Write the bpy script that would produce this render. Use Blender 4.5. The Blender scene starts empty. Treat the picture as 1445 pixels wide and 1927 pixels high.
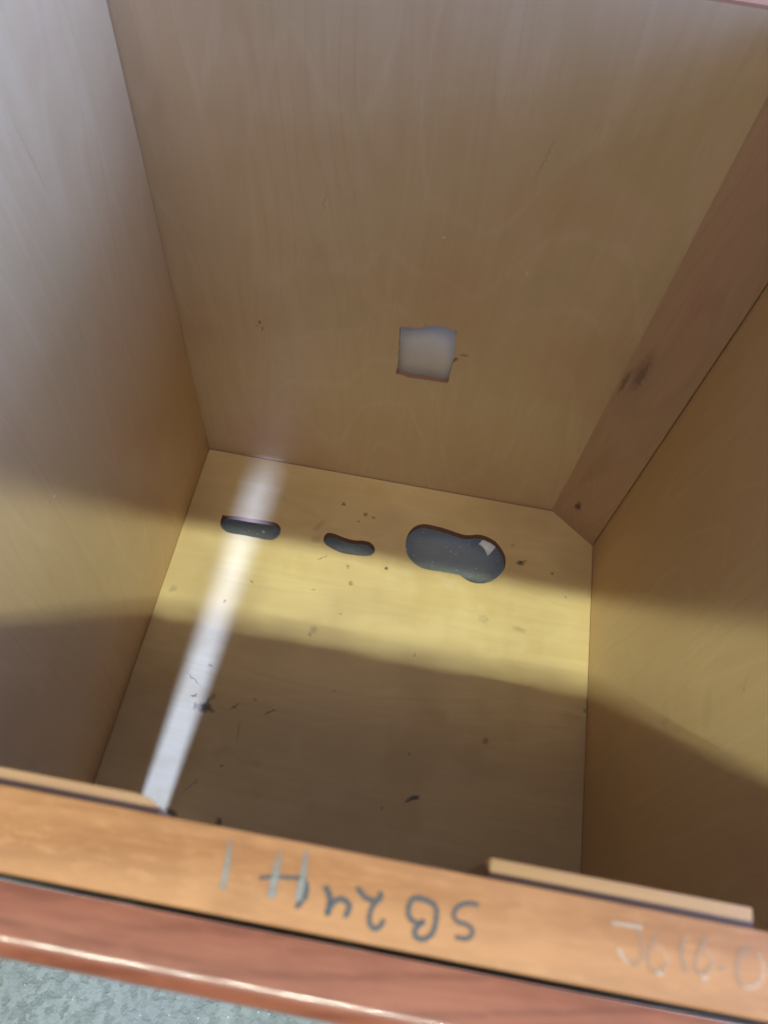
import bpy, bmesh, math, random
from mathutils import Vector, Matrix
random.seed(4)
S = bpy.context.scene
C = S.collection

# ------------------------------------------------------------------ camera
# world frame: origin = back left corner of the cabinet's bottom panel, X right, Y to the back, Z up (metres)
PX_F, PX_W, PX_H = 1447.0, 1445.0, 1927.0
CAM = Vector((0.3006925, -0.60804875, 0.96795338))
R_ = ((0.98360896, 0.16673489, 0.06865054), (0.17875674, -0.85173076, -0.49254517), (-0.02365269, 0.49674358, -0.86757499))
cam = bpy.data.cameras.new('camera'); cam_ob = bpy.data.objects.new('camera', cam); C.objects.link(cam_ob)
right, down, fwd = Vector(R_[0]), Vector(R_[1]), Vector(R_[2])
m = Matrix((right, -down, -fwd)).transposed().to_4x4(); m.translation = CAM
cam_ob.matrix_world = m
cam.sensor_fit = 'VERTICAL'; cam.sensor_height = 24.0; cam.sensor_width = 18.0
cam.lens = 24.0 * PX_F / PX_H
cam.clip_start = 0.02; cam.clip_end = 100
cam.dof.use_dof = True; cam.dof.focus_distance = 1.06; cam.dof.aperture_fstop = 7.0
S.camera = cam_ob

# ------------------------------------------------------------------ light
w = bpy.data.worlds.new('World'); S.world = w; w.use_nodes = True
bg = w.node_tree.nodes['Background']
bg.inputs['Color'].default_value = (0.85, 0.87, 1.0, 1); bg.inputs['Strength'].default_value = 0.215

def spot(name, loc, aim, power, col, size, blend, radius):
    l = bpy.data.lights.new(name, 'SPOT'); l.energy = power; l.color = col
    l.spot_size = size; l.spot_blend = blend; l.shadow_soft_size = radius
    o = bpy.data.objects.new(name, l); C.objects.link(o); o.location = loc
    o.rotation_euler = Vector(aim).to_track_quat('-Z', 'Y').to_euler()
    return o
def area(name, loc, aim, power, col, sx, sy):
    l = bpy.data.lights.new(name, 'AREA'); l.energy = power; l.color = col
    l.shape = 'RECTANGLE'; l.size = sx; l.size_y = sy
    o = bpy.data.objects.new(name, l); C.objects.link(o); o.location = loc
    o.rotation_euler = (Vector(aim) - Vector(loc)).to_track_quat('-Z', 'Y').to_euler()
    return o
# ceiling lamp, cone edge standing in for the camera holder's shadow; rail does the rest
CUT = Vector((0.30, -0.121, 0.0))
for k in range(-18, 19):                                           # a long row of them
    lamp = Vector((0.30 + 0.225 * (k + 0.4 * math.sin(k * 5.1)), -2.56 + 0.11 * math.sin(k * 2.4), 5.0))
    d = CUT - lamp; nrm = Vector((0, d.z, -d.y)).normalized()       # points to the lit (front/down) side
    spot('ceiling_lamp', lamp, nrm, 76.0, (0.85, 1.0, 0.84), math.pi, 0.0030, 0.014)
# daylight beam that enters low through the gap beside the door
el = math.radians(22.0); T = Vector((0.071, -0.603, 0.115)); DIST = 4.5
BE = T + Vector((-0.032, -math.cos(el), math.sin(el))).normalized() * DIST
spot('daylight_beam', BE, T - BE, 8400.0, (0.26, 0.40, 1.0), 0.098, 0.8, 0.17)
# cool fills added at the right, for the glow on the upper left panel
area('cool_fill', (2.5, -0.50, 1.42), (0.0, -0.30, 0.62), 84.0, (0.23, 0.40, 1.0), 1.2, 1.6)
area('low_cool_fill', (2.5, -0.50, 1.02), (0.0, -0.30, 0.62), 108.0, (0.21, 0.38, 1.0), 1.2, 0.9)  # second added fill, weights the glow towards the top

# soft fill added above the front, stands in for ceiling bounce
area('bounce_fill', (0.3, -2.3, 3.9), (0.3, 0.0, 0.3), 64.0, (1.0, 0.94, 0.92), 3.0, 1.6)

S.view_settings.view_transform = 'Standard'; S.view_settings.look = 'None'
S.view_settings.exposure = 0.0; S.view_settings.gamma = 1.0
S.render.engine = 'CYCLES'
S.cycles.max_bounces = 8; S.cycles.diffuse_bounces = 6; S.cycles.transparent_max_bounces = 16
S.cycles.use_denoising = True

# ------------------------------------------------------------------ pixel -> place helper (used once, to measure the shapes)
def hit(px, py, axis, val):
    v = right * (px - PX_W / 2) + down * (py - PX_H / 2) + fwd * PX_F
    return CAM + v * ((val - CAM[axis]) / v[axis])

# ------------------------------------------------------------------ node helpers
class NT:
    def __init__(s, name):
        s.m = bpy.data.materials.new(name); s.m.use_nodes = True
        s.t = s.m.node_tree; s.n = s.t.nodes; s.b = s.n['Principled BSDF']
        s.co = s.n.new('ShaderNodeTexCoord').outputs['Object']
    def L(s, a, b): s.t.links.new(a, b)
    def put(s, sock, v):
        if isinstance(v, bpy.types.NodeSocket): s.L(v, sock)
        else: sock.default_value = v
    def math(s, op, a, b=0.0, c=None, clamp=False):
        n = s.n.new('ShaderNodeMath'); n.operation = op; n.use_clamp = clamp
        s.put(n.inputs[0], a); s.put(n.inputs[1], b)
        if c is not None: s.put(n.inputs[2], c)
        return n.outputs[0]
    def vmath(s, op, a, b=None):
        n = s.n.new('ShaderNodeVectorMath'); n.operation = op
        s.put(n.inputs[0], a)
        if b is not None: s.put(n.inputs[1], b)
        return n.outputs['Value'] if op == 'LENGTH' else n.outputs[0]
    def mapp(s, vec, scale=(1, 1, 1), loc=(0, 0, 0), rot=(0, 0, 0), typ='POINT'):
        n = s.n.new('ShaderNodeMapping'); n.vector_type = typ; s.L(vec, n.inputs['Vector'])
        n.inputs['Location'].default_value = loc; n.inputs['Rotation'].default_value = rot; n.inputs['Scale'].default_value = scale
        return n.outputs[0]
    def noise(s, vec, scale=1.0, detail=3.0, rough=0.55, dist=0.0, col=False):
        n = s.n.new('ShaderNodeTexNoise'); s.L(vec, n.inputs['Vector'])
        n.inputs['Scale'].default_value = scale; n.inputs['Detail'].default_value = detail
        n.inputs['Roughness'].default_value = rough; n.inputs['Distortion'].default_value = dist
        return n.outputs['Color' if col else 'Fac']
    def rng(s, v, a, b, c=0.0, d=1.0, smooth=True):
        n = s.n.new('ShaderNodeMapRange'); n.interpolation_type = 'SMOOTHSTEP' if smooth else 'LINEAR'
        s.put(n.inputs['Value'], v)
        for k, x in zip(('From Min', 'From Max', 'To Min', 'To Max'), (a, b, c, d)): n.inputs[k].default_value = x
        return n.outputs[0]
    def mix(s, f, a, b, mode='MIX'):
        n = s.n.new('ShaderNodeMix'); n.data_type = 'RGBA'; n.blend_type = mode
        s.put(n.inputs[0], f)
        for k, v in ((6, a), (7, b)):
            s.put(n.inputs[k], v if isinstance(v, bpy.types.NodeSocket) else (*v, 1))
        return n.outputs[2]
    def bump(s, h, strength, dist):
        n = s.n.new('ShaderNodeBump'); n.inputs['Strength'].default_value = strength; n.inputs['Distance'].default_value = dist
        s.L(h, n.inputs['Height']); s.L(n.outputs[0], s.b.inputs['Normal'])

def wood(name, base, dark, light, axis, rough=0.42, fig=1.0, fine=1.0, spots=(), seed=0.0, blotch=None, bump=0.25, coat=0.0, width=1.0, fleck=0.0, spec=0.5, keep=0.80):
    """axis = direction of the grain. spots = (point, (ra, rb, rc), angle about plane normal axis, axis index, strength, colour)"""
    t = NT(name)
    def st(across, along):
        return tuple(along if i == axis else across * width for i in range(3))
    off = (seed, seed * 1.7, seed * 0.6)
    co = t.mapp(t.co, loc=off)
    warp = t.noise(t.mapp(co, st(9, 1.6)), 1.0, 2.0, col=True)
    co2 = t.vmath('ADD', co, t.vmath('MULTIPLY', t.vmath('SUBTRACT', warp, (0.5, 0.5, 0.5)), (0.085, 0.085, 0.085)))
    fibre = t.noise(t.mapp(co2, st(420, 9)), 1.0, 3.0, 0.6)
    streak = t.noise(t.mapp(co2, st(95, 2.6)), 1.0, 5.0, 0.62)
    broad = t.noise(t.mapp(co, st(6, 1.3)), 1.0, 3.0, 0.5)
    ring = t.noise(t.mapp(co2, st(5.5, 0.75)), 1.0, 1.0, 0.4)
    rings = t.math('SINE', t.math('MULTIPLY', ring, 150.0))
    rings = t.rng(rings, 0.55, 1.0)
    rmask = t.rng(broad, 0.42, 0.62)
    c = t.mix(t.rng(streak, 0.3, 0.72), dark, light)
    c = t.mix(keep, c, base)
    c = t.mix(t.math('MULTIPLY', t.rng(fibre, 0.45, 0.8), 0.24 * fine), c, dark)
    c = t.mix(t.math('MULTIPLY', t.math('MULTIPLY', rings, rmask), 0.34 * fig), c, dark)
    c = t.mix(t.math('MULTIPLY', t.rng(broad, 0.35, 0.7), 0.22), c, light)
    if fleck:                                                           # short pale flecks and darker clouds along the grain
        f1 = t.noise(t.mapp(co, st(430, 130)), 1.0, 4.0, 0.65); f2 = t.noise(t.mapp(co, st(70, 22), loc=(5, 2, 9)), 1.0, 3.0, 0.6)
        c = t.mix(t.math('MULTIPLY', t.rng(f1, 0.46, 0.72), fleck), c, light)
        c = t.mix(t.math('MULTIPLY', t.rng(f2, 0.50, 0.70), fleck * 0.7), c, dark)
    pale = t.math('SINE', t.math('MULTIPLY', t.noise(t.mapp(co2, st(4.2, 0.9), loc=(2, 7, 4)), 1.0, 1.0, 0.4), 120.0))
    c = t.mix(t.math('MULTIPLY', t.math('MULTIPLY', t.rng(pale, 0.80, 1.0), t.rng(fibre, 0.3, 0.6)), 0.42 * fig), c, light)
    if blotch:                                                          # patches of tinted finish
        bl = t.noise(t.mapp(co, (5, 5, 5), loc=(3, 1, 7)), 1.0, 3.0, 0.5)
        c = t.mix(t.math('MULTIPLY', t.rng(bl, 0.48, 0.70), blotch[1]), c, blotch[0])
        if len(blotch) > 2:
            bl2 = t.noise(t.mapp(co, (8, 8, 8), loc=(11, 4, 2)), 1.0, 4.0, 0.6)
            c = t.mix(t.math('MULTIPLY', t.rng(bl2, 0.50, 0.68), blotch[1] * .8), c, blotch[2])
    if spots:
        wv = t.vmath('SUBTRACT', t.noise(t.co, 160.0, 3.0, 0.6, col=True), (0.5, 0.5, 0.5))
        sc = t.vmath('ADD', t.co, t.vmath('MULTIPLY', wv, (0.009, 0.009, 0.009)))
        for p, rad, ang, ax, k, colr in spots:
            rot = [0, 0, 0]; rot[ax] = ang
            ln = t.vmath('LENGTH', t.mapp(sc, rad, p, rot, 'TEXTURE'))
            c = t.mix(t.math('MULTIPLY', t.rng(ln, 1.40, 0.35), k * 0.9), c, colr)
    t.L(c, t.b.inputs['Base Color'])
    r = t.rng(streak, 0.2, 0.8, rough - 0.06, rough + 0.08)
    t.L(r, t.b.inputs['Roughness'])
    t.b.inputs['Specular IOR Level'].default_value = spec
    t.b.inputs['Coat Weight'].default_value = coat; t.b.inputs['Coat Roughness'].default_value = 0.10
    t.bump(fibre, bump, 0.0004)
    return t.m

def plain(name, col, rough=0.6, var=0.2, scale=80.0):
    t = NT(name)
    n = t.noise(t.co, scale, 4.0)
    t.L(t.mix(t.rng(n, 0.3, 0.7), tuple(v * (1 - var) for v in col), tuple(min(1, v * (1 + var)) for v in col)), t.b.inputs['Base Color'])
    t.b.inputs['Roughness'].default_value = rough
    t.bump(n, 0.2, 0.0006)
    return t.m

DK = (0.035, 0.028, 0.022); GR = (0.13, 0.12, 0.10); BR = (0.16, 0.095, 0.05); WH = (0.75, 0.74, 0.7)
def fl(px, py, a, b, ang, k, col=DK):      # a mark on the bottom panel
    return (hit(px, py, 2, 0.0), (a * (1.0 if a > .011 or b > .011 else 1.4), b * (1.0 if a > .011 or b > .011 else 1.4), 0.02), math.radians(ang), 2, k, col)
floor_spots = [
    fl(386, 1331, .0058, .0042, 10, .95), fl(393, 1318, .0016, .0036, -10, .6), fl(366, 1309, .0030, .0012, 40, .65),
    fl(368, 1328, .0022, .0025, 0, .5), fl(401, 1311, .0022, .0028, 0, .45), fl(398, 1337, .0035, .0015, -10, .6),
    fl(442, 1329, .0052, .0014, 48, .6), fl(508, 1341, .0070, .0010, 28, .6), fl(480, 1316, .0016, .0018, 0, .35),
    fl(365, 1277, .0085, .0007, -32, .5), fl(396, 1252, .0022, .0012, 0, .45),
    fl(449, 1378, .0012, .0110, 8, .30, GR), fl(418, 1415, .0120, .0060, 20, .18, GR), fl(484, 1435, .0060, .0040, 0, .18, GR),
    fl(418, 1441, .0016, .0016, 0, .5), fl(360, 1478, .0016, .0120, -38, .45, GR), fl(412, 1548, .0030, .0036, 20, .8), fl(322, 1532, .0065, .0035, -20, .8),
    fl(779, 1502, .0050, .0026, 22, .95), fl(768, 1508, .0036, .0016, 30, .8), fl(717, 1520, .0014, .002, 0, .4), fl(913, 1394, .0036, .0030, 0, .55),
    fl(880, 1425, .024, .014, 0, .12, GR), fl(930, 1455, .05, .012, 10, .12, GR), fl(770, 1420, .0015, .0015, 0, .4),
    fl(978, 1059, .0046, .0030, 8, .95), fl(985, 1056, .0040, .0010, 25, .6), fl(1040, 1079, .0018, .0016, 0, .75), fl(964, 1026, .0022, .0014, 30, .4),
    fl(646, 949, .0022, .0020, 0, .85), fl(688, 969, .0021, .0020, 0, .75), fl(703, 974, .0026, .0014, 0, .55), fl(674, 982, .0016, .0014, 0, .45),
    fl(727, 1070, .0017, .0021, 0, .9), fl(660, 1098, .0024, .0023, 0, .65, BR), fl(655, 1066, .0020, .0018, 0, .6, BR), fl(590, 1110, .0018, .0014, 0, .5, BR),
    fl(590, 1185, .0040, .0040, 0, .45, GR), fl(583, 1194, .002, .002, 0, .5, GR), fl(909, 1164, .0052, .0042, 0, .35, BR), fl(909, 1164, .0030, .0024, 0, .5, (0.6, 0.5, 0.26)),
    fl(976, 1184, .0070, .0034, 0, .35, BR), fl(326, 1108, .0040, .0034, 40, .4, GR), fl(424, 1132, .0014, .0020, 0, .6), fl(474, 1095, .0020, .0012, 0, .5),
    fl(607, 1049, .0060, .0006, 30, .6), fl(600, 990, .0120, .0042, 60, .28, BR), fl(594, 1015, .0060, .0040, 0, .3, BR),
    fl(640, 1155, .0016, .0012, 0, .5), fl(1064, 1124, .0016, .0016, 0, .4), fl(780, 1232, .0012, .0022, 0, .5), fl(1100, 1338, .0022, .0018, 0, .5), fl(1070, 1350, .014, .008, 0, .10, BR),
    fl(820, 1345, .010, .006, 0, .1, BR), fl(760, 1078, .008, .006, 0, .10, WH), fl(845, 1100, .007, .004, 0, .10, WH), fl(630, 1300, .0016, .0012, 0, .3),
]
def bk(px, py, a, b, ang, k, col=DK):      # a mark on the back panel
    return (hit(px, py, 1, 0.0), (a, 0.02, b), math.radians(ang), 1, k, col)
back_spots = [bk(489, 607, .0018, .0032, 0, .85), bk(494, 619, .0014, .0040, 25, .65), bk(484, 613, .0030, .0010, 0, .5),
              bk(856, 677, .0028, .0030, 0, .9), bk(872, 669, .0060, .0011, 0, .55), bk(800, 611, .0016, .0016, 0, .6, BR),
              bk(857, 626, .0020, .0030, 0, .6, BR), bk(835, 447, .0022, .0010, 30, .6, WH), bk(991, 514, .0010, .0030, 0, .5, WH),
              bk(1025, 300, .0010, .020, 10, .25, BR), bk(610, 380, .0010, .018, 10, .22, BR)]
P0 = Vector((0.5165, -0.0003, 0)); PD = Vector((0.5788 - 0.5165, -0.0478 + 0.0003, 0)).normalized(); PN = Vector((PD.y, -PD.x, 0))
def po(px, py, a, b, ang, k, col=DK):      # a knot on the corner board
    v = right * (px - PX_W / 2) + down * (py - PX_H / 2) + fwd * PX_F
    return (CAM + v * ((P0 - CAM).dot(PN) / v.dot(PN)), (a, a, b), math.radians(ang), 1, k, col)
post_spots = [po(1207, 700, .0080, .034, 4, .50, (0.11, 0.055, 0.033)), po(1206, 708, .0042, .022, 4, .55, (0.05, 0.024, 0.016)),
              po(1176, 718, .0028, .022, 2, .75, (0.05, 0.025, 0.016)), po(1192, 725, .020, .055, 4, .30, (0.26, 0.16, 0.12)),
              po(1087, 952, .0046, .0100, 0, .9, (0.035, 0.018, 0.012)), po(1318, 570, .013, .030, 0, .25, (0.40, 0.16, 0.11)),
              po(1120, 880, .0090, .06, 10, .25, (0.22, 0.11, 0.05))]

def sd(px, py, ax, val, a, b, ang, k, col=DK):
    return (hit(px, py, ax, val), (0.02, a, b), math.radians(ang), 0, k, col)
side_spots = [sd(103, 932, 0, 0.0, .0016, .0022, 0, .6, WH), sd(232, 982, 0, 0.0, .0008, .0050, 0, .5, GR), sd(80, 1292, 0, 0.0, .0020, .0014, 0, .4, WH),
              sd(60, 300, 0, 0.0, .0010, .030, 8, .25, GR), sd(150, 620, 0, 0.0, .0010, .025, -6, .22, GR), sd(1400, 1290, 0, 0.58, .0100, .0008, 40, .35, BR),
              sd(1330, 1330, 0, 0.58, .016, .010, 20, .14, GR), sd(1250, 1350, 0, 0.58, .014, .012, 0, .14, GR), sd(1180, 1620, 0, 0.58, .0020, .0016, 0, .4)]
M = {}
M['floor_ply'] = wood('birch_floor', (0.645, 0.475, 0.22), (0.52, 0.35, 0.14), (0.71, 0.55, 0.28), 0, 0.46, .7, .6, floor_spots, 0.3, ((0.42, 0.28, 0.14), .5, (0.50, 0.34, 0.13)), .2)
M['side_ply'] = wood('birch_side', (0.54, 0.355, 0.165), (0.44, 0.265, 0.11), (0.62, 0.43, 0.22), 2, 0.40, .8, 1.1, side_spots, 1.9, ((0.46, 0.33, 0.15), .45, (0.50, 0.29, 0.14)), .2)
M['back_ply'] = wood('birch_back', (0.52, 0.375, 0.212), (0.42, 0.285, 0.148), (0.59, 0.45, 0.28), 2, 0.42, .85, .6, back_spots, 5.2, ((0.47, 0.27, 0.14), .45, (0.45, 0.34, 0.17)), .2)
M['pine'] = wood('pine_board', (0.41, 0.252, 0.142), (0.295, 0.162, 0.086), (0.48, 0.305, 0.18), 2, 0.5, .6, .9, post_spots, 8.8, None, .3)
M['maple'] = wood('maple_rail', (0.215, 0.087, 0.029), (0.150, 0.056, 0.017), (0.300, 0.138, 0.054), 0, 0.55, .8, 1.2, (), 2.6, ((0.245, 0.105, 0.036), .5), .4, fleck=.6, spec=.25, keep=.5)
M['cleat'] = wood('raw_ply_strip', (0.25, 0.135, 0.062), (0.13, 0.06, 0.027), (0.34, 0.21, 0.115), 0, 0.65, .5, 1.6, (), 4.1, ((0.19, 0.09, 0.042), .6), .6, spec=.2)
M['cherry'] = wood('stained_front', (0.138, 0.036, 0.016), (0.068, 0.015, 0.007), (0.190, 0.060, 0.031), 0, 0.42, 1.6, 2.2, (), 6.4, ((0.12, 0.025, 0.010), .5), .3, .6, fleck=.4, spec=.2, keep=.25, width=.8)
M['cherry_v'] = wood('stained_front_upright', (0.17, 0.058, 0.036), (0.125, 0.038, 0.022), (0.21, 0.085, 0.055), 2, 0.30, .8, 1.0, (), 6.4, None, .15, 0.6)
M['cut_edge'] = wood('cut_edge', (0.26, 0.135, 0.070), (0.11, 0.055, 0.03), (0.34, 0.13, 0.06), 0, 0.8, 1, 2, (), 1.0, None, .8)
M['back_rail'] = wood('back_rail', (0.60, 0.33, 0.17), (0.50, 0.26, 0.12), (0.68, 0.41, 0.23), 0, 0.5, .5, 1.0, (), 3.3, None, .3)

def concrete():
    t = NT('concrete')
    a = t.noise(t.co, 9.0, 5.0, 0.6); b = t.noise(t.co, 62.0, 8.0, 0.72); c_ = t.noise(t.co, 330.0, 3.0, 0.6)
    v0 = t.n.new('ShaderNodeTexVoronoi'); v0.feature = 'SMOOTH_F1'; v0.inputs['Scale'].default_value = 130.0; v0.inputs['Smoothness'].default_value = .6
    wv = t.noise(t.co, 120.0, 3.0, 0.6, col=True)
    t.L(t.vmath('ADD', t.co, t.vmath('MULTIPLY', wv, (0.012, 0.012, 0.012))), v0.inputs['Vector'])
    cs = t.n.new('ShaderNodeSeparateColor'); t.L(v0.outputs['Color'], cs.inputs[0])
    b = t.math('ADD', t.math('MULTIPLY', b, 0.65), t.math('MULTIPLY', cs.outputs[1], 0.35))
    c = t.mix(t.rng(b, 0.34, 0.66), (0.068, 0.075, 0.063), (0.148, 0.152, 0.128))
    c = t.mix(t.math('MULTIPLY', t.rng(a, 0.35, 0.7), 0.40), c, (0.085, 0.094, 0.084))
    # paler slab under the cabinet, painted-in light to lift the shaded cut-outs
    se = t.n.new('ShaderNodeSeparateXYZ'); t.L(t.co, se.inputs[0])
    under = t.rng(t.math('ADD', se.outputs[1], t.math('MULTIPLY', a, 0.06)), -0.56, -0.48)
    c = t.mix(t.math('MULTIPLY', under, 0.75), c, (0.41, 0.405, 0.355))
    v = t.n.new('ShaderNodeTexVoronoi'); t.L(t.co, v.inputs['Vector']); v.inputs['Scale'].default_value = 150.0
    cell = t.n.new('ShaderNodeSeparateColor'); t.L(v.outputs['Color'], cell.inputs[0])
    grit = t.math('MULTIPLY', t.rng(v.outputs['Distance'], 0.20, 0.08), t.rng(cell.outputs[0], 0.84, 0.90))
    v2 = t.n.new('ShaderNodeTexVoronoi'); t.L(t.co, v2.inputs['Vector']); v2.inputs['Scale'].default_value = 230.0
    cell2 = t.n.new('ShaderNodeSeparateColor'); t.L(v2.outputs['Color'], cell2.inputs[0])
    grit2 = t.math('MULTIPLY', t.rng(v2.outputs['Distance'], 0.30, 0.12), t.rng(cell2.outputs[0], 0.90, 0.93))
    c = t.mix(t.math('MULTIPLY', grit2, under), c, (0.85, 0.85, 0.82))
    c = t.mix(grit, c, (0.30, 0.31, 0.285))
    c = t.mix(t.math('MULTIPLY', t.rng(c_, 0.60, 0.74), 0.45), c, (0.075, 0.088, 0.082))
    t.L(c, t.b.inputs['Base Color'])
    t.L(t.rng(b, 0.3, 0.7, 0.45, 0.7), t.b.inputs['Roughness'])
    t.bump(t.math('ADD', b, t.math('MULTIPLY', c_, 0.4)), 0.55, 0.004)
    return t.m
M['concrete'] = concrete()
def drywall():
    t = NT('white_wall')
    n = t.noise(t.co, 30.0, 4.0)
    c = t.mix(t.rng(n, 0.3, 0.7), (0.70, 0.70, 0.69), (0.78, 0.78, 0.77))
    t.L(c, t.b.inputs['Base Color']); t.b.inputs['Roughness'].default_value = 0.7
    t.bump(t.noise(t.co, 220.0, 3.0), 0.3, 0.001)
    return t.m
M['wall'] = drywall()
M['backing'] = plain('backing_white', (0.50, 0.465, 0.40), 0.5, 0.05, 40)
M['scrap'] = plain('scrap', (0.90, 0.90, 0.89), 0.3, 0.04, 200)
M['glass_bit'] = plain('bright_crumb', (0.9, 0.88, 0.8), 0.3, 0.05, 200)
M['seam'] = plain('seam', (0.03, 0.03, 0.035), 0.8, .2, 200)

def ink(name, col, rough=0.55, strength=1.0, patchy=0.0):
    t = NT(name)
    at = t.n.new('ShaderNodeAttribute'); at.attribute_name = 'alpha'
    n = t.noise(t.co, 500.0, 3.0, 0.6); n2 = t.noise(t.mapp(t.co, (60, 500, 60)), 1.0, 3.0)
    a = t.rng(at.outputs['Fac'], 0.0, 0.75)
    a = t.math('MULTIPLY', a, t.rng(t.math('MULTIPLY', t.math('ADD', n, n2), 0.5), 0.33, 0.55, 1 - patchy, 1.0))
    a = t.math('MULTIPLY', a, strength, clamp=True)
    t.b.inputs['Base Color'].default_value = (*col, 1); t.b.inputs['Roughness'].default_value = rough
    t.L(a, t.b.inputs['Alpha'])
    return t.m
M['ink_dark'] = ink('marker_slate', (0.022, 0.028, 0.032), .5, .92, .35)
M['ink_grey'] = ink('marker_grey', (0.145, 0.14, 0.12), .5, .80, .4)
M['ink_white'] = ink('chalk_white', (0.40, 0.36, 0.30), .7, .34, .6)
M['ink_ghost'] = ink('wiped_marker', (0.17, 0.125, 0.085), .6, .36, .5)

# ------------------------------------------------------------------ object helpers
BASE = Vector((0.29, -0.30, -0.11))
def thing(name, label, cat, loc):
    o = bpy.data.objects.new(name, None); C.objects.link(o); o.location = loc; o.empty_display_size = .05
    o['label'] = label; o['category'] = cat
    return o
def link(name, me, mats, parent=None, origin=None):
    for mt in (mats if isinstance(mats, (list, tuple)) else [mats]): me.materials.append(mt)
    o = bpy.data.objects.new(name, me); C.objects.link(o)
    if parent is not None:
        o.parent = parent
        o.location = -Vector(parent.location) if parent.type == 'EMPTY' else (0, 0, 0)
    return o
def box_bm(x0, x1, y0, y1, z0, z1, bev=0.0, seg=2):
    bm = bmesh.new()
    bmesh.ops.create_cube(bm, size=1.0)
    for v in bm.verts:
        v.co = Vector(((x0 + x1) / 2 + v.co.x * (x1 - x0), (y0 + y1) / 2 + v.co.y * (y1 - y0), (z0 + z1) / 2 + v.co.z * (z1 - z0)))
    if bev: bmesh.ops.bevel(bm, geom=bm.edges[:], offset=bev, segments=seg, profile=0.5, affect='EDGES')
    return bm
def done(bm, smooth=True):
    bmesh.ops.recalc_face_normals(bm, faces=bm.faces[:])
    me = bpy.data.meshes.new('mesh'); bm.to_mesh(me); bm.free()
    if smooth:
        for p in me.polygons: p.use_smooth = True
        me.set_sharp_from_angle(angle=math.radians(35))
    return me
def prism(pts, axis, a, b):
    """polygon in the two other axes (in order), run from a to b along axis"""
    bm = bmesh.new()
    def mk(u, v, h):
        c = [u, v]; c.insert(axis, h); return bm.verts.new(c)
    lo = [mk(u, v, a) for u, v in pts]; hi = [mk(u, v, b) for u, v in pts]
    bm.faces.new(lo); bm.faces.new(hi[::-1])
    for i in range(len(pts)):
        j = (i + 1) % len(pts); bm.faces.new((lo[i], lo[j], hi[j], hi[i]))
    return bm
def smooth_loop(pts, n=6):
    """closed Catmull-Rom through the traced points"""
    out = []; k = len(pts)
    for i in range(k):
        p0, p1, p2, p3 = (Vector(pts[(i + q - 1) % k]) for q in range(4))
        for s in range(n):
            t = s / n
            out.append(0.5 * ((2 * p1) + (p2 - p0) * t + (2 * p0 - 5 * p1 + 4 * p2 - p3) * t * t + (3 * p1 - p0 - 3 * p2 + p3) * t ** 3))
    return out
def rough_loop(pts, amt):
    return [Vector((p.x + random.uniform(-amt, amt), p.y + random.uniform(-amt, amt))) for p in pts]
def sheet_with_holes(outer, holes, thick):
    """flat 2D sheet with holes, filled by a curve, local z from -thick to 0"""
    cu = bpy.data.curves.new('outline', 'CURVE'); cu.dimensions = '2D'; cu.fill_mode = 'BOTH'; cu.extrude = thick / 2
    for loop in [outer] + holes:
        sp = cu.splines.new('POLY'); sp.points.add(len(loop) - 1); sp.use_cyclic_u = True
        for q, p in zip(sp.points, loop): q.co = (p[0], p[1], 0, 1)
    o = bpy.data.objects.new('outline', cu); C.objects.link(o)
    me = bpy.data.meshes.new_from_object(o.evaluated_get(bpy.context.evaluated_depsgraph_get()))
    bpy.data.objects.remove(o); bpy.data.curves.remove(cu)
    me.materials.clear()
    for v in me.vertices: v.co.z -= thick / 2
    bm = bmesh.new(); bm.from_mesh(me); bmesh.ops.remove_doubles(bm, verts=bm.verts[:], dist=1e-6); bpy.data.meshes.remove(me)
    return bm

# ------------------------------------------------------------------ setting
W = 0.58; TOP = 0.70
bm = bmesh.new()
bmesh.ops.create_grid(bm, x_segments=4, y_segments=4, size=3.0)
for v in bm.verts: v.co += Vector((0.3, -1.0, -0.11))
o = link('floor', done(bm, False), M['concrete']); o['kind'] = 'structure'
WALLY = 0.24
o = link('wall', done(box_bm(-2.7, 3.3, WALLY, WALLY + .1, -0.11, 2.4), False), M['wall']); o['kind'] = 'structure'

# ------------------------------------------------------------------ the cabinet
cab = thing('base_cabinet', 'open topped wooden base cabinet with pale plywood inside, orange front rail and reddish drawer front', 'cabinet', BASE)

# bottom panel with the three cut-outs
def z3(x, y): return (360 + x / 1.80625, 800 + y / 1.80625)
def zs(x, y): return (400 + x / 4.5156, 940 + y / 4.5156)
def zb(x, y): return (740 + x / 5.5577, 960 + y / 5.5577)
def onfloor(fn, pts): return [hit(*fn(x, y), 2, 0.0).xy for x, y in pts]
slot_a = onfloor(zs, [(86, 118), (98, 134), (200, 142), (330, 162), (480, 185), (540, 200), (572, 228), (580, 265), (565, 305), (530, 336), (480, 343), (400, 330), (280, 306), (150, 284), (100, 262), (72, 225), (70, 180), (84, 140)])
slot_b = onfloor(zs, [(985, 283), (1050, 296), (1120, 325), (1200, 345), (1290, 350), (1345, 370), (1376, 410), (1374, 448), (1340, 476), (1270, 478), (1190, 470), (1100, 455), (1020, 420), (965, 385), (944, 350), (955, 305)])
slot_c = onfloor(zb, [(290, 148), (400, 157), (520, 188), (640, 228), (740, 258), (800, 262), (880, 256), (960, 272), (1040, 310), (1100, 365), (1150, 440), (1172, 520), (1160, 610), (1110, 680), (1020, 745), (920, 768), (820, 755), (740, 715), (690, 680), (600, 662), (480, 640), (360, 622), (270, 590), (190, 530), (145, 460), (127, 370), (145, 275), (200, 190)])
holes = [rough_loop(smooth_loop(s, 5), 0.00022) for s in (slot_a, slot_b, slot_c)]
bm = sheet_with_holes([(0.0005, -0.5995), (W - .0005, -0.5995), (W - .0005, -0.0014), (0.0005, -0.0014)], holes, 0.012)
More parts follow.
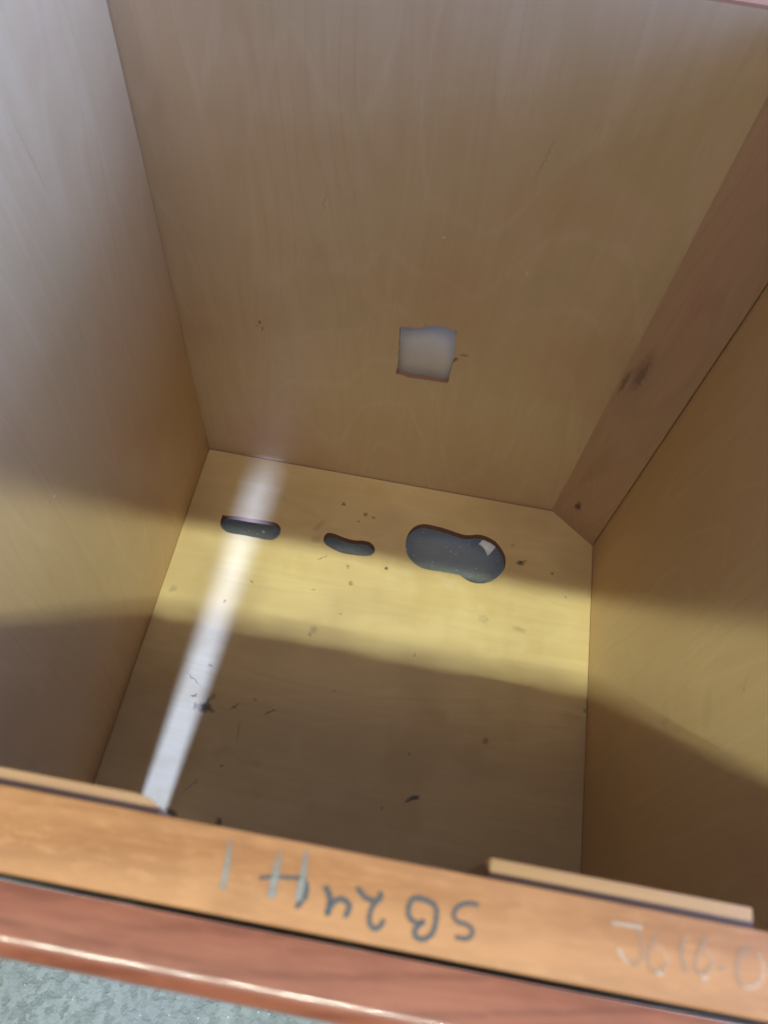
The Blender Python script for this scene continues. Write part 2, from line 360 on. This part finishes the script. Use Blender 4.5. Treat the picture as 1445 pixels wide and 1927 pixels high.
for f in bm.faces:
    f.normal_update()
    f.material_index = 1 if abs(f.normal.z) < 0.5 else 0
bot = link('bottom_panel', done(bm), [M['floor_ply'], M['cut_edge']], cab)

# back panel with the rough square hole
def zq(x, y): return (700 + x / 6.568, 560 + y / 6.568)
sq = [hit(*zq(x, y), 1, 0.0) for x, y in [(346, 356), (420, 362), (500, 376), (580, 382), (640, 366), (700, 354), (780, 352), (850, 358), (930, 380), (985, 402), (1036, 428), (1030, 560), (1022, 690), (1030, 738), (1052, 772), (1000, 800), (985, 860), (955, 975), (932, 1056), (820, 1042), (700, 1024), (560, 1000), (430, 982), (400, 965), (340, 950), (298, 944), (312, 850), (326, 720), (330, 580), (338, 460)]]
sq = [Vector((p.x, p.z)) for p in sq]
fine = []
for i, p in enumerate(sq):
    q = sq[(i + 1) % len(sq)]
    for k in range(3):
        fine.append(p.lerp(q, k / 3) + Vector((random.uniform(-.0003, .0003), random.uniform(-.0003, .0003))))
bm = sheet_with_holes([(-.012, -0.014), (W + .012, -0.014), (W + .012, 0.694), (-.012, 0.694)], [fine], 0.006)
for v in bm.verts: v.co = Vector((v.co.x, -v.co.z, v.co.y))            # stand it up: local -z -> +Y
for f in bm.faces:
    f.normal_update()
    f.material_index = 1 if abs(f.normal.y) < 0.5 else 0
link('back_panel', done(bm), [M['back_ply'], M['cut_edge']], cab)
link('back_rail', done(box_bm(-.012, W + .012, 0.0062, 0.026, 0.63, 0.703, .001)), M['back_rail'], cab)

# sides
for x0, x1 in ((-.012, 0.0), (W, W + .012)):
    link('side_panel', done(box_bm(x0, x1, -0.5798, -0.0009, -0.1099, TOP, .0004, 1)), M['side_ply'], cab)

# the board set across the right back corner
nx, ny = 0.0485, 0.0620
ln = math.hypot(nx, ny)
inn = [(0.5165, -0.0003), (0.5788, -0.0478)]
post = prism([inn[0], inn[1], (0.5788, -0.0320), (0.5372, -0.0003)], 2, 0.0004, TOP - .004)
bmesh.ops.bevel(post, geom=[e for e in post.edges if abs(e.verts[0].co.z - e.verts[1].co.z) > .1], offset=.0007, segments=1, affect='EDGES')
link('corner_board', done(post), M['pine'], cab)

# face frame: top rail with writing, stiles, bottom rail
rail = link('top_rail', done(box_bm(-.018, W + .018, -0.6047, -0.5800, 0.655, TOP, .0009, 2)), M['maple'], cab)
link('stile', done(box_bm(-.018, 0.0558, -0.6045, -0.5802, -0.012, 0.6549, .0006, 1)), M['cherry_v'], cab)
link('stile', done(box_bm(W - .04, W + .018, -0.6045, -0.5802, -0.012, 0.6549, .0006, 1)), M['cherry_v'], cab)
link('bottom_rail', done(box_bm(0.0560, W - .0401, -0.6044, -0.5996, -0.012, 0.002, .0004, 1)), M['cherry'], cab)
link('stile', done(box_bm(0.300, 0.345, -0.6043, -0.5804, 0.0024, 0.2265, .0006, 1)), M['cherry_v'], cab)  # unseen, added to keep light out between the doors
link('light_stop', done(box_bm(0.0560, W - .0403, -0.6042, -0.5803, 0.2270, 0.6547, .0006, 1)), M['cherry'], cab)  # unseen board added to stop lamp light entering by the door gap

# false drawer front: rounded outer edge
prof = [(-0.6066, 0.545), (-0.6066, 0.6984)]
R0 = 0.0066; cy, cz = -0.6268 + R0, 0.6984 - R0
for k in range(9):
    a = math.radians(90 + k * 11.25); prof.append((cy + R0 * math.cos(a), cz + R0 * math.sin(a)))
prof += [(-0.6268, 0.5515), (-0.6202, 0.5450)]
link('drawer_front', done(prism(prof, 0, -.018, W + .018)), M['cherry'], cab)

# doors below it (a gap is left open beside the left stile)
def door(x0, x1):
    bm = box_bm(x0, x1, -0.6268, -0.6075, 0.004, 0.540, .003, 3)
    front = min(bm.faces, key=lambda f: f.calc_center_median().y - f.calc_area())
    r = bmesh.ops.inset_individual(bm, faces=[front], thickness=0.045, depth=0.0)
    bmesh.ops.inset_individual(bm, faces=[front], thickness=0.006, depth=-0.006)
    link('door', done(bm), M['cherry_v'], cab)
door(0.0872, 0.3200); door(0.3225, W + .018)

# thin plywood strips glued behind the rail, a little lower than its top
CT = 0.6935
strip = link('plywood_strip', done(box_bm(0.3498, 0.4367, -0.5797, -0.5731, 0.600, CT, .0006, 2)), M['cleat'], cab)
strip['label'] = 'short pale plywood strip behind the right half of the rail'
pts = [(0.02, -0.5797), (0.2400, -0.5797), (0.2388, -0.5770), (0.2350, -0.5750), (0.2300, -0.5743), (0.02, -0.5743)]
strip = link('plywood_strip', done(prism(pts, 2, 0.600, CT)), M['cleat'], cab)
strip['label'] = 'long plywood strip with a chipped end behind the left half of the rail'

# ------------------------------------------------------------------ marker writing on the rail top (flat ink, traced stroke by stroke)
lift = [0.0]
def stroke_mesh(strokes, fn):
    me = bpy.data.meshes.new('ink'); vs, fs, al = [], [], []
    for pts, wid, a0, a1 in strokes:
        lift[0] += 0.00002
        z = TOP + 0.00015 + lift[0]
        P = [hit(*fn(x, y), 2, TOP).xy for x, y in pts]
        Q = []
        for i in range(len(P) - 1):
            p0, p1, p2, p3 = P[max(i - 1, 0)], P[i], P[i + 1], P[min(i + 2, len(P) - 1)]
            for s in range(6):
                t = s / 6
                Q.append(0.5 * ((2 * p1) + (p2 - p0) * t + (2 * p0 - 5 * p1 + 4 * p2 - p3) * t * t + (3 * p1 - p0 - 3 * p2 + p3) * t ** 3))
        Q.append(P[-1])
        hw = wid * 0.5
        d0 = (Q[0] - Q[1]).normalized() * hw * .8; d1 = (Q[-1] - Q[-2]).normalized() * hw * .8
        Q = [Q[0] + d0] + Q + [Q[-1] + d1]
        n = len(Q)
        for i, q in enumerate(Q):
            tg = (Q[min(i + 1, n - 1)] - Q[max(i - 1, 0)]).normalized(); nr = Vector((-tg.y, tg.x))
            a = a0 + (a1 - a0) * i / (n - 1)
            end = 0.0 if i in (0, n - 1) else 1.0
            wob = 1 + 0.12 * math.sin(i * 1.7 + wid * 9e3)
            for k, (o_, e_) in enumerate(((-1.15, 0), (-.55, 1), (0, 1), (.55, 1), (1.15, 0))):
                c = q + nr * hw * o_ * wob * (1 if end else .6)
                vs.append((c.x, c.y, z)); al.append(a * e_ * end)
            if i:
                b = len(vs) - 10
                for k in range(4): fs.append((b + k, b + k + 1, b + k + 6, b + k + 5))
    me.from_pydata(vs, [], fs)
    at = me.attributes.new('alpha', 'FLOAT', 'POINT')
    at.data.foreach_set('value', al)
    return me
def za(x, y): return (380 + x / 2.491, 1500 + y / 2.491)
def zw(x, y): return (1130 + x / 4.587, 1640 + y / 4.587)
U = 0.2675 / 1447            # metres per photo pixel on the rail
k5, k6 = U / 2.491, U / 4.587
dark = [([(275, 380), (340, 374), (400, 376), (466, 381)], 17 * k5, .9, .95),
        ([(468, 372), (490, 415), (484, 465), (445, 515)], 24 * k5, .7, .95),
        ([(582, 424), (600, 480), (588, 548)], 27 * k5, .9, 1), ([(588, 546), (612, 500), (650, 478), (686, 500), (688, 530), (672, 556)], 25 * k5, .9, .9),
        ([(730, 428), (765, 470), (812, 488), (838, 470), (836, 450)], 23 * k5, .85, .95), ([(822, 480), (792, 530), (784, 585), (806, 617), (836, 606), (850, 578)], 22 * k5, .95, .85),
        ([(985, 582), (966, 545), (976, 495), (1000, 474), (1060, 488), (1096, 520), (1096, 580), (1078, 640), (1034, 668), (1000, 650), (1000, 618), (1040, 582)], 23 * k5, .8, .85),
        ([(1036, 584), (1010, 590), (984, 578)], 18 * k5, .8, .8),
        ([(1290, 508), (1248, 497), (1200, 514), (1178, 552), (1196, 584), (1240, 598), (1268, 628), (1246, 664), (1190, 658)], 20 * k5, .75, .85)]
grey = [([(135, 190), (124, 290), (98, 424)], 27 * k5, .15, 1), ([(368, 255), (348, 350), (324, 464)], 38 * k5, .15, 1), ([(488, 250), (476, 360), (452, 474)], 34 * k5, .2, 1)]
white = [([(92, 440), (200, 460), (345, 484)], 34 * k6, .5, 1), ([(150, 672), (180, 735), (240, 795)], 38 * k6, 1, .35),
         ([(465, 640), (540, 700), (565, 760), (540, 850)], 40 * k6, .25, .25), ([(480, 868), (520, 886)], 44 * k6, .6, .6),
         ([(885, 650), (950, 760), (950, 860)], 44 * k6, .25, .2), ([(865, 915), (915, 930)], 48 * k6, .7, .7),
         ([(1350, 700), (1388, 800), (1392, 900), (1340, 980), (1230, 1000)], 48 * k6, .3, .5)]
ghost = [([(310, 500), (345, 640), (345, 740), (300, 800), (240, 790)], 44 * k6, .5, .6), ([(475, 545), (420, 650), (402, 780), (440, 860), (520, 860), (560, 780)], 34 * k6, .9, .6),
         ([(705, 570), (690, 700), (730, 870)], 46 * k6, .7, .7), ([(910, 560), (840, 690), (805, 820), (850, 880), (930, 850), (960, 770)], 36 * k6, .9, .6),
         ([(1000, 835), (1075, 835)], 40 * k6, .5, .5), ([(1290, 670), (1210, 690), (1175, 800), (1180, 930), (1230, 1000)], 46 * k6, .7, .6)]
for nm, st, fn, mt, lb in (('handwriting', dark, za, 'ink_dark', 'dark slate marker letters SB24 and a struck 4'),
                           ('handwriting', grey, za, 'ink_grey', 'faded grey marker strokes'),
                           ('handwriting', ghost, zw, 'ink_ghost', 'wiped off brown grey marker letters'),
                           ('handwriting', white, zw, 'ink_white', 'white remains of wiped off letters')):
    o = link(nm, stroke_mesh(st, fn), M[mt], rail); o['label'] = lb

# ------------------------------------------------------------------ white pipe behind the cabinet, round shape added for the shading in the square hole
bm = bmesh.new(); n = 64; rows = []
for x in (-0.35, -0.345, 0.945, 0.95):
    rr = 0.10 if -0.346 < x < 0.946 else 0.098
    rows.append([bm.verts.new((x, 0.109 + rr * math.cos(2 * math.pi * q / n), 0.250 + rr * math.sin(2 * math.pi * q / n))) for q in range(n)])
for a, b in zip(rows, rows[1:]):
    for q in range(n): bm.faces.new((a[q], a[(q + 1) % n], b[(q + 1) % n], b[q]))
for a in (rows[0], rows[-1]): bm.faces.new(a)
o = link('white_backing', done(bm), M['backing'])
o['label'] = 'smooth white pipe added behind the square hole, rounded for its shading'; o['category'] = 'backing'

# ------------------------------------------------------------------ bits lying on the concrete, seen through the cut-outs
def zc(x, y): return hit(*zb(x, y), 2, -0.024)
corner = [zc(950, 302), zc(1078, 388), zc(992, 448), zc(900, 338)]
bm = bmesh.new(); n = 6; g = []
for i in range(n + 1):
    row = []
    for j in range(n + 1):
        u, v = i / n, j / n
        p = corner[0].lerp(corner[1], u).lerp(corner[3].lerp(corner[2], u), v)
        p.z = -0.0300 + 0.0165 * (1 - v) ** 2.0 + 0.004 * math.sin(u * 3.1) * v - 0.006 * max(0.0, u - .6)
        row.append(bm.verts.new(p))
    g.append(row)
for i in range(n):
    for j in range(n): bm.faces.new((g[i][j], g[i + 1][j], g[i + 1][j + 1], g[i][j + 1]))
base = sum(corner, Vector()) / 4; base.z = -0.030
bmesh.ops.recalc_face_normals(bm, faces=bm.faces[:])
bmesh.ops.solidify(bm, geom=bm.faces[:], thickness=0.0012)
sc = done(bm); sc.transform(Matrix.Translation(-base))
o = link('paper_scrap', sc, M['scrap']); o.location = base
o['label'] = 'small curled white scrap caught under the rim of the largest cut-out'; o['category'] = 'scrap'
p = hit(*zs(433, 272), 2, -0.1085)
bm = bmesh.new(); bmesh.ops.create_icosphere(bm, subdivisions=2, radius=0.0021)
for v in bm.verts: v.co = Vector((v.co.x * 1.2, v.co.y, v.co.z * .75)) * (1 + random.uniform(-.12, .12))
o = link('crumb', done(bm, False), M['glass_bit']); o.location = (p.x, p.y, -0.1086)
o['label'] = 'tiny bright crumb on the concrete seen through the left slot'; o['category'] = 'crumb'
